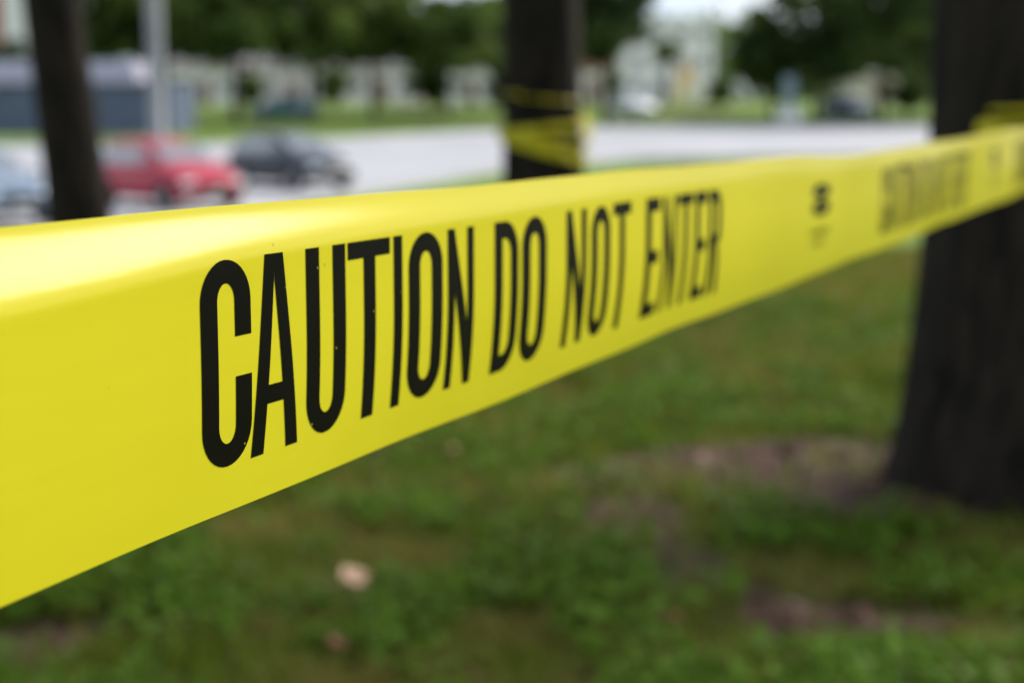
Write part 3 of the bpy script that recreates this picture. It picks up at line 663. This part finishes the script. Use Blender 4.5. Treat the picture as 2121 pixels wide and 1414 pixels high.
def strip(pairs, sub=10):
    """quad strip between pairs of points (a, b), refined along its length"""
    out = []
    for (a0, b0), (a1, b1) in zip(pairs, pairs[1:]):
        out.append((a0, b0, a1, b1))
    return out
def seg(a0, b0, a1, b1, k):
    return [((a0[0] + (a1[0] - a0[0]) * i / k, a0[1] + (a1[1] - a0[1]) * i / k), (b0[0] + (b1[0] - b0[0]) * i / k, b0[1] + (b1[1] - b0[1]) * i / k)) for i in range(k + 1)]
def arc(cx, cy, rxo, ryo, rxi, ryi, a0, a1, k):
    return [((cx + rxo * math.cos(R(a0 + (a1 - a0) * i / k)), cy - ryo * math.sin(R(a0 + (a1 - a0) * i / k))), (cx + rxi * math.cos(R(a0 + (a1 - a0) * i / k)), cy - ryi * math.sin(R(a0 + (a1 - a0) * i / k)))) for i in range(k + 1)]
def glyph(ch):
    w_ = .33; h = .112; e = .20; ei = .20 - h; ri = .5 - w_
    if ch == 'I': return [seg((0, 0), (1, 0), (0, 1), (1, 1), 16)]
    if ch == 'T': return [seg((0, 0), (0, .095), (1, 0), (1, .095), 6), seg((.36, .095), (.64, .095), (.36, 1), (.64, 1), 16)]
    if ch == 'O':
        return [arc(.5, e, .5, e, ri, ei, 0, 180, 18) + seg((0, e), (w_, e), (0, 1 - e), (w_, 1 - e), 12) + arc(.5, 1 - e, .5, e, ri, ei, 180, 360, 18) + seg((1, 1 - e), (1 - w_, 1 - e), (1, e), (1 - w_, e), 12)]
    if ch == 'C':
        return [seg((1, .375), (1 - w_, .375), (1, e), (1 - w_, e), 5) + arc(.5, e, .5, e, ri, ei, 0, 180, 18)[1:] + seg((0, e), (w_, e), (0, 1 - e), (w_, 1 - e), 12) + arc(.5, 1 - e, .5, e, ri, ei, 180, 360, 18)[:-1] + seg((1, 1 - e), (1 - w_, 1 - e), (1, .57), (1 - w_, .57), 6)]
    if ch == 'U':
        return [seg((0, 0), (w_, 0), (0, 1 - e), (w_, 1 - e), 14) + arc(.5, 1 - e, .5, e, ri, ei, 180, 360, 18) + seg((1, 1 - e), (1 - w_, 1 - e), (1, 0), (1 - w_, 0), 14)]
    if ch == 'D':
        return [seg((0, 0), (w_, h), (.42, 0), (.42, h), 4) + arc(.42, .22, .58, .22, .58 - w_, .22 - h, 90, 0, 12) + seg((1, .22), (1 - w_, .22), (1, .78), (1 - w_, .78), 10) + arc(.42, .78, .58, .22, .58 - w_, .22 - h, 0, -90, 12) + seg((.42, 1), (.42, 1 - h), (0, 1), (w_, 1 - h), 4) + seg((0, 1), (w_, 1 - h), (0, 0), (w_, h), 14)]
    if ch == 'A':
        L_ = []; R_ = []
        for i in range(25):
            y = i / 24; inn = .5 if y < .11 else .5 - .24 * (y - .11) / .89
            L_.append(((.31 * (1 - y), y), (inn, y))); R_.append(((1 - inn, y), (1 - .31 * (1 - y), y)))
        cb = []
        for y in (.655, .70, .75):
            inn = .5 - .24 * (y - .11) / .89; cb.append(((inn, y), (1 - inn, y)))
        return [L_, R_, cb]
    if ch == 'N':
        q = .26
        return [seg((0, 0), (q, 0), (0, 1), (q, 1), 16), seg((1 - q, 0), (1, 0), (1 - q, 1), (1, 1), 16), seg((q, 0), (q, .40), (1 - q, .60), (1 - q, 1), 10)]
    if ch == 'E':
        return [seg((0, 0), (.38, 0), (0, 1), (.38, 1), 16), seg((.38, 0), (.38, h), (1, 0), (1, h), 4), seg((.38, .44), (.38, .55), (.9, .44), (.9, .55), 4), seg((.38, 1 - h), (.38, 1), (1, 1 - h), (1, 1), 4)]
    if ch == 'R':
        return [seg((0, 0), (.34, 0), (0, 1), (.34, 1), 16), seg((.34, 0), (.34, h), (.5, 0), (.5, h), 2) + arc(.5, .16, .5, .16, .16, .16 - h, 90, 0, 10) + seg((1, .16), (.66, .16), (1, .38), (.66, .38), 4) + arc(.5, .38, .5, .16, .16, .16 - h, 0, -90, 10) + seg((.5, .54), (.5, .54 - h), (.34, .54), (.34, .54 - h), 2),
                seg((.45, .5405), (.78, .5405), (.66, 1), (1, 1), 10)]
    return []
def print_glyph(strips, s0, s1, v0, v1, mat_, name='printed_letter'):
    V = []; Fc = []
    for st in strips:
        st = [p_ for i, p_ in enumerate(st) if i == 0 or max(abs(p_[0][0] - st[i - 1][0][0]), abs(p_[0][1] - st[i - 1][0][1]), abs(p_[1][0] - st[i - 1][1][0]), abs(p_[1][1] - st[i - 1][1][1])) > 1e-5]
        n0 = len(V)
        for a_, b_ in st:
            V += [local(tape_pt(s0 + (s1 - s0) * q[0], v0 + (v1 - v0) * q[1], .00012)) for q in (a_, ((a_[0] + b_[0]) / 2, (a_[1] + b_[1]) / 2), b_)]
        for i in range(len(st) - 1):
            for k in range(2): Fc.append((n0 + 3 * i + k, n0 + 3 * i + k + 1, n0 + 3 * i + 4 + k, n0 + 3 * i + 3 + k))
    return obj(name, V, Fc, mat_, tape, True)

TEXT = [('C', .3160, .3380), ('A', .3378, .3608), ('U', .3650, .3863), ('T', .3877, .4128), ('I', .4150, .4206), ('O', .4246, .4479), ('N', .4516, .4712), ('D', .4878, .5080), ('O', .5114, .5340),
        ('N', .5535, .5745), ('O', .5800, .6010), ('T', .6045, .6262), ('E', .6454, .6643), ('N', .6691, .6890), ('T', .6912, .7140), ('E', .7174, .7362), ('R', .7400, .7610)]
PERIOD = 0.868
for rep in (-1, 0, 1, 2, 3):
    for ch, s0, s1 in TEXT:
        if s1 + rep * PERIOD > S_END: break
        print_glyph(glyph(ch), s0 + rep * PERIOD, s1 + rep * PERIOD, .168, .846, M['print'])
    o0 = rep * PERIOD
    if 1.02 + o0 < S_END:
        # small two-lobed emblem with a line of fine print under it
        em = arc(.5, .5, .5, .5, .10, .14, 0, 360, 24); em2 = arc(.5, .5, .5, .5, .10, .14, 0, 360, 24)
        print_glyph([em], .958 + o0, 1.006 + o0, .225, .355, M['print'], 'printed_emblem'); print_glyph([em2], .958 + o0, 1.006 + o0, .356, .50, M['print'], 'printed_emblem')
        for k in range(7):
            print_glyph([seg((0, 0), (1, 0), (0, 1), (1, 1), 3)], .958 + k * .0075 + o0, .9615 + k * .0075 + o0, .60, .66, M['print'], 'fine_print')
        for k in range(5):
            print_glyph([seg((0, 0), (1, 0), (0, 1), (1, 1), 3)], .965 + k * .0075 + o0, .968 + k * .0075 + o0, .70, .75, M['print'], 'fine_print')

def wrap_band(name, centre, radius, z0, z1, wid, a0, a1, parent, seed=0, tilt=0.0, base=Vector((0, 0, 0))):
    """ribbon wound round a trunk, rising from z0 to z1, creased and uneven"""
    q = random.Random(seed); V = []; Fc = []; S = 72; ph = q.random() * 6
    for i in range(S + 1):
        k = i / S; a_ = R(a0 + (a1 - a0) * k)
        z = z0 + (z1 - z0) * k + tilt * math.cos(a_)
        wv = wid * (1 + .18 * math.sin(a_ * 2.3 + ph))
        for j in range(7):
            jj = j / 6 - .5
            rr = radius(z) + .012 + .006 * math.sin(a_ * 9 + ph + jj * 4) + .004 * math.sin(a_ * 17 + jj * 9) + seed % 5 * .0025
            V.append(Vector((centre[0] + rr * math.cos(a_), centre[1] + rr * math.sin(a_), z + jj * wv)) - base)
        if i: Fc += [((i - 1) * 7 + j, (i - 1) * 7 + j + 1, i * 7 + j + 1, i * 7 + j) for j in range(6)]
    return obj(name, V, Fc, M['tape'], parent, True)

# the tape's own turns round the right trunk
rr_ = lambda z: .405 * (1 - .05 * max(z, 0)) * (1 + .19 * math.exp(-max(z, 0) / .35)) * 1.03
for k, (z0, z1, ti, wd) in enumerate([(.975, .985, .0, .026), (1.025, 1.03, .015, .012), (.93, .94, .02, .042)]):
    wrap_band('tape_turn', (RT[0], RT[1]), rr_, z0, z1, wd, -149 + 5 * k, 140, tape, k + 1, ti, BASE)

# loose tape on the middle trunk
rc_ = lambda z: .178 * (1 - .05 * max(z, 0)) * 1.03
wr = empty('wrapped_tape', (CT[0], CT[1], .78), 0, 'loose yellow tape wound round the slim middle trunk', 'barrier tape'); wb = Vector(wr.location)
for k, (z0, z1, ti, wd) in enumerate([(.865, .86, -.055, .05), (.945, .955, .022, .034), (.905, .91, -.02, .026), (1.07, 1.085, -.015, .009)]):
    wrap_band('tape_turn', (CT[0], CT[1]), rc_, z0, z1, wd, -215 + 30 * k, 150 + 30 * k, wr, k + 2, ti, wb)
# loose end hanging off the right flank
V = []; Fc = []
for i in range(15):
    k = i / 14; x = CT[0] + .165 + .035 * math.sin(k * 5) ; y = CT[1] - .09 + .02 * math.sin(k * 7); z = 1.0 - .24 * k
    V += [Vector((x - .012, y - .03, z)) - wb, Vector((x + .012, y + .01, z + .01)) - wb]
    if i: Fc.append((2 * i - 2, 2 * i - 1, 2 * i + 1, 2 * i))
obj('loose_end', V, Fc, M['tape'], wr, True)

# ------------------------------------------------------------------ lawn: grass blades, broad leaves, litter
def scatter(n_, near, far, spread, power):
    y = near + (far - near) * rng.random(n_) ** power
    x = (rng.random(n_) * 2 - 1) * (.36 * y + spread); return x, y
def zof(x, y): return np.interp(y, [p[0] for p in PROFILE], [p[1] for p in PROFILE]) + bumps(x, y)
def tuft(x, y): return .35 + .65 * (vnoise(x * 6, y * 5, 9) * .5 + vnoise(x * 2.1, y * 1.7, 11) * .5)
x, y = scatter(260000, 2.0, 13.5, .5, 1.35)
keep = rng.random(len(x)) > dirt(x, y) * 1.5; x, y = x[keep], y[keep]; n_ = len(x)
hgt = (.018 + .045 * rng.random(n_)) * (.4 + 1.1 * tuft(x, y)); wd = (.0022 + .003 * rng.random(n_)) * (1 + np.maximum(0, y - 4) * .16)
an = rng.random(n_) * 2 * np.pi; bn = rng.random(n_) * 2 * np.pi; bend = hgt * (.2 + .8 * rng.random(n_))
z = zof(x, y) - .004
wx, wy = np.cos(an) * wd, np.sin(an) * wd; bx, by = np.cos(bn) * bend, np.sin(bn) * bend
Vv = np.stack([np.stack([x - wx, y - wy, z], -1), np.stack([x + wx, y + wy, z], -1), np.stack([x + wx * .7 + bx * .35, y + wy * .7 + by * .35, z + hgt * .6], -1), np.stack([x - wx * .7 + bx * .35, y - wy * .7 + by * .35, z + hgt * .6], -1), np.stack([x + bx, y + by, z + hgt * .92], -1)], 1)
q = np.arange(n_)[:, None] * 5
lp = np.concatenate([q + np.array([0, 1, 2, 3]), q + np.array([3, 2, 4])], 1).ravel()
tag(link_mesh('grass', np_mesh('grass', Vv.reshape(-1, 3), lp, np.tile([4, 3], n_)), M['grass']), 'short uneven grass of the shaded lawn under the tape', 'grass', kind='stuff')

x, y = scatter(110000, 2.0, 8.5, .4, 1.4)
dens = np.clip((vnoise(x * 4.5, y * 3.8, 21) * .6 + vnoise(x * 11, y * 9, 22) * .4 - .40) * 4.5, 0, 1) * np.clip(1 - 1.5 * dirt(x, y), 0, 1)
keep = rng.random(len(x)) < dens; x, y = x[keep], y[keep]; n_ = len(x)
z = zof(x, y) + .012 + .055 * rng.random(n_) * (.4 + tuft(x, y))
s_ = (.007 + .010 * rng.random(n_)); an = rng.random(n_) * 2 * np.pi
tx, ty = .5 * rng.normal(size=n_), .5 * rng.normal(size=n_)
ca, sa = np.cos(an), np.sin(an)
def lp_(dx, dy): 
    X_ = x + s_ * (ca * dx - sa * dy); Y_ = y + s_ * (sa * dx + ca * dy); return np.stack([X_, Y_, z + (X_ - x) * tx + (Y_ - y) * ty], -1)
Vv = np.stack([lp_(-1, 0), lp_(-.3, -.75), lp_(.7, -.6), lp_(1.1, 0), lp_(.7, .6), lp_(-.3, .75)], 1)
tag(link_mesh('clover', np_mesh('clover', Vv.reshape(-1, 3), np.arange(n_ * 6), np.full(n_, 6)), M['clover']), 'bright clover and broad weeds scattered in the lawn', 'ground cover', kind='stuff')

x, y = scatter(16000, 2.0, 8.0, .4, 1.3)
keep = rng.random(len(x)) < .06 + .9 * dirt(x, y); x, y = x[keep], y[keep]; n_ = len(x)
z = zof(x, y) + .006 + .008 * rng.random(n_); s_ = .008 + .016 * rng.random(n_) ** 2; an = rng.random(n_) * 2 * np.pi
tx, ty = .35 * rng.normal(size=n_), .35 * rng.normal(size=n_); ca, sa = np.cos(an), np.sin(an)
Vv = np.stack([lp_(-1.2, 0), lp_(-.2, -.5), lp_(.8, -.35), lp_(1.2, .05), lp_(.6, .5), lp_(-.4, .45)], 1)
tag(link_mesh('leaf_litter', np_mesh('leaf_litter', Vv.reshape(-1, 3), np.arange(n_ * 6), np.full(n_, 6)), M['litter']), 'brown dead leaf litter lying on the bare earth patches', 'leaf litter', kind='stuff')

def fallen_leaf(px, py, size, mat_, label, rz, lift=.045):
    gx, gy = on_ground(px, py); V = []; Fc = []; K = 9
    for i in range(K):
        k = i / (K - 1); hw = .5 * math.sin(math.pi * k ** .8) * (1 + .18 * math.cos(i * 2.6)) + .01
        for j in range(5):
            jj = j / 2 - 1; V.append(((k - .5) * 1.3 * size, jj * hw * size, size * (.28 * jj * jj + .30 * (k - .5) ** 2 + .04 * math.sin(i * 1.7 + j))))
        if i: Fc += [((i - 1) * 5 + j, (i - 1) * 5 + j + 1, i * 5 + j + 1, i * 5 + j) for j in range(4)]
    root = empty('fallen_leaf', (gx, gy, ground_z(gx, gy) + lift), rz, label, 'leaf', 'fallen leaves on the lawn')
    b_ = obj('blade', V, Fc, M[mat_], root, True); sm_ = b_.modifiers.new('solid', 'SOLIDIFY'); sm_.thickness = .0012; b_.rotation_euler = (.5, .1, 0)
    V, Fc = tube([(-.62 * size, 0, .08 * size), (-.85 * size, .05 * size, .02 * size), (-1.05 * size, .12 * size, .05 * size)], [.0016, .0014, .001], 6)
    obj('stalk', V, Fc, M[mat_], root, True)
fallen_leaf(730, 1228, .055, 'pale_leaf', 'pale peach curled leaf lying alone below the word CAUTION', .8)
fallen_leaf(1648, 1302, .040, 'tan_leaf', 'pinkish tan leaf on the lawn in the lower right', 2.1)
fallen_leaf(1462, 978, .05, 'tan_leaf', 'tan leaf on the bare earth left of the right trunk', .2, .02)
fallen_leaf(695, 1388, .034, 'brown_leaf', 'reddish brown leaf at the bottom edge of the picture', 1.3)
fallen_leaf(1384, 1330, .034, 'orange_leaf', 'orange brown leaf at the bottom centre of the lawn', 2.9)
fallen_leaf(945, 968, .036, 'orange_leaf', 'small leaf just under the tape near its middle', .4)
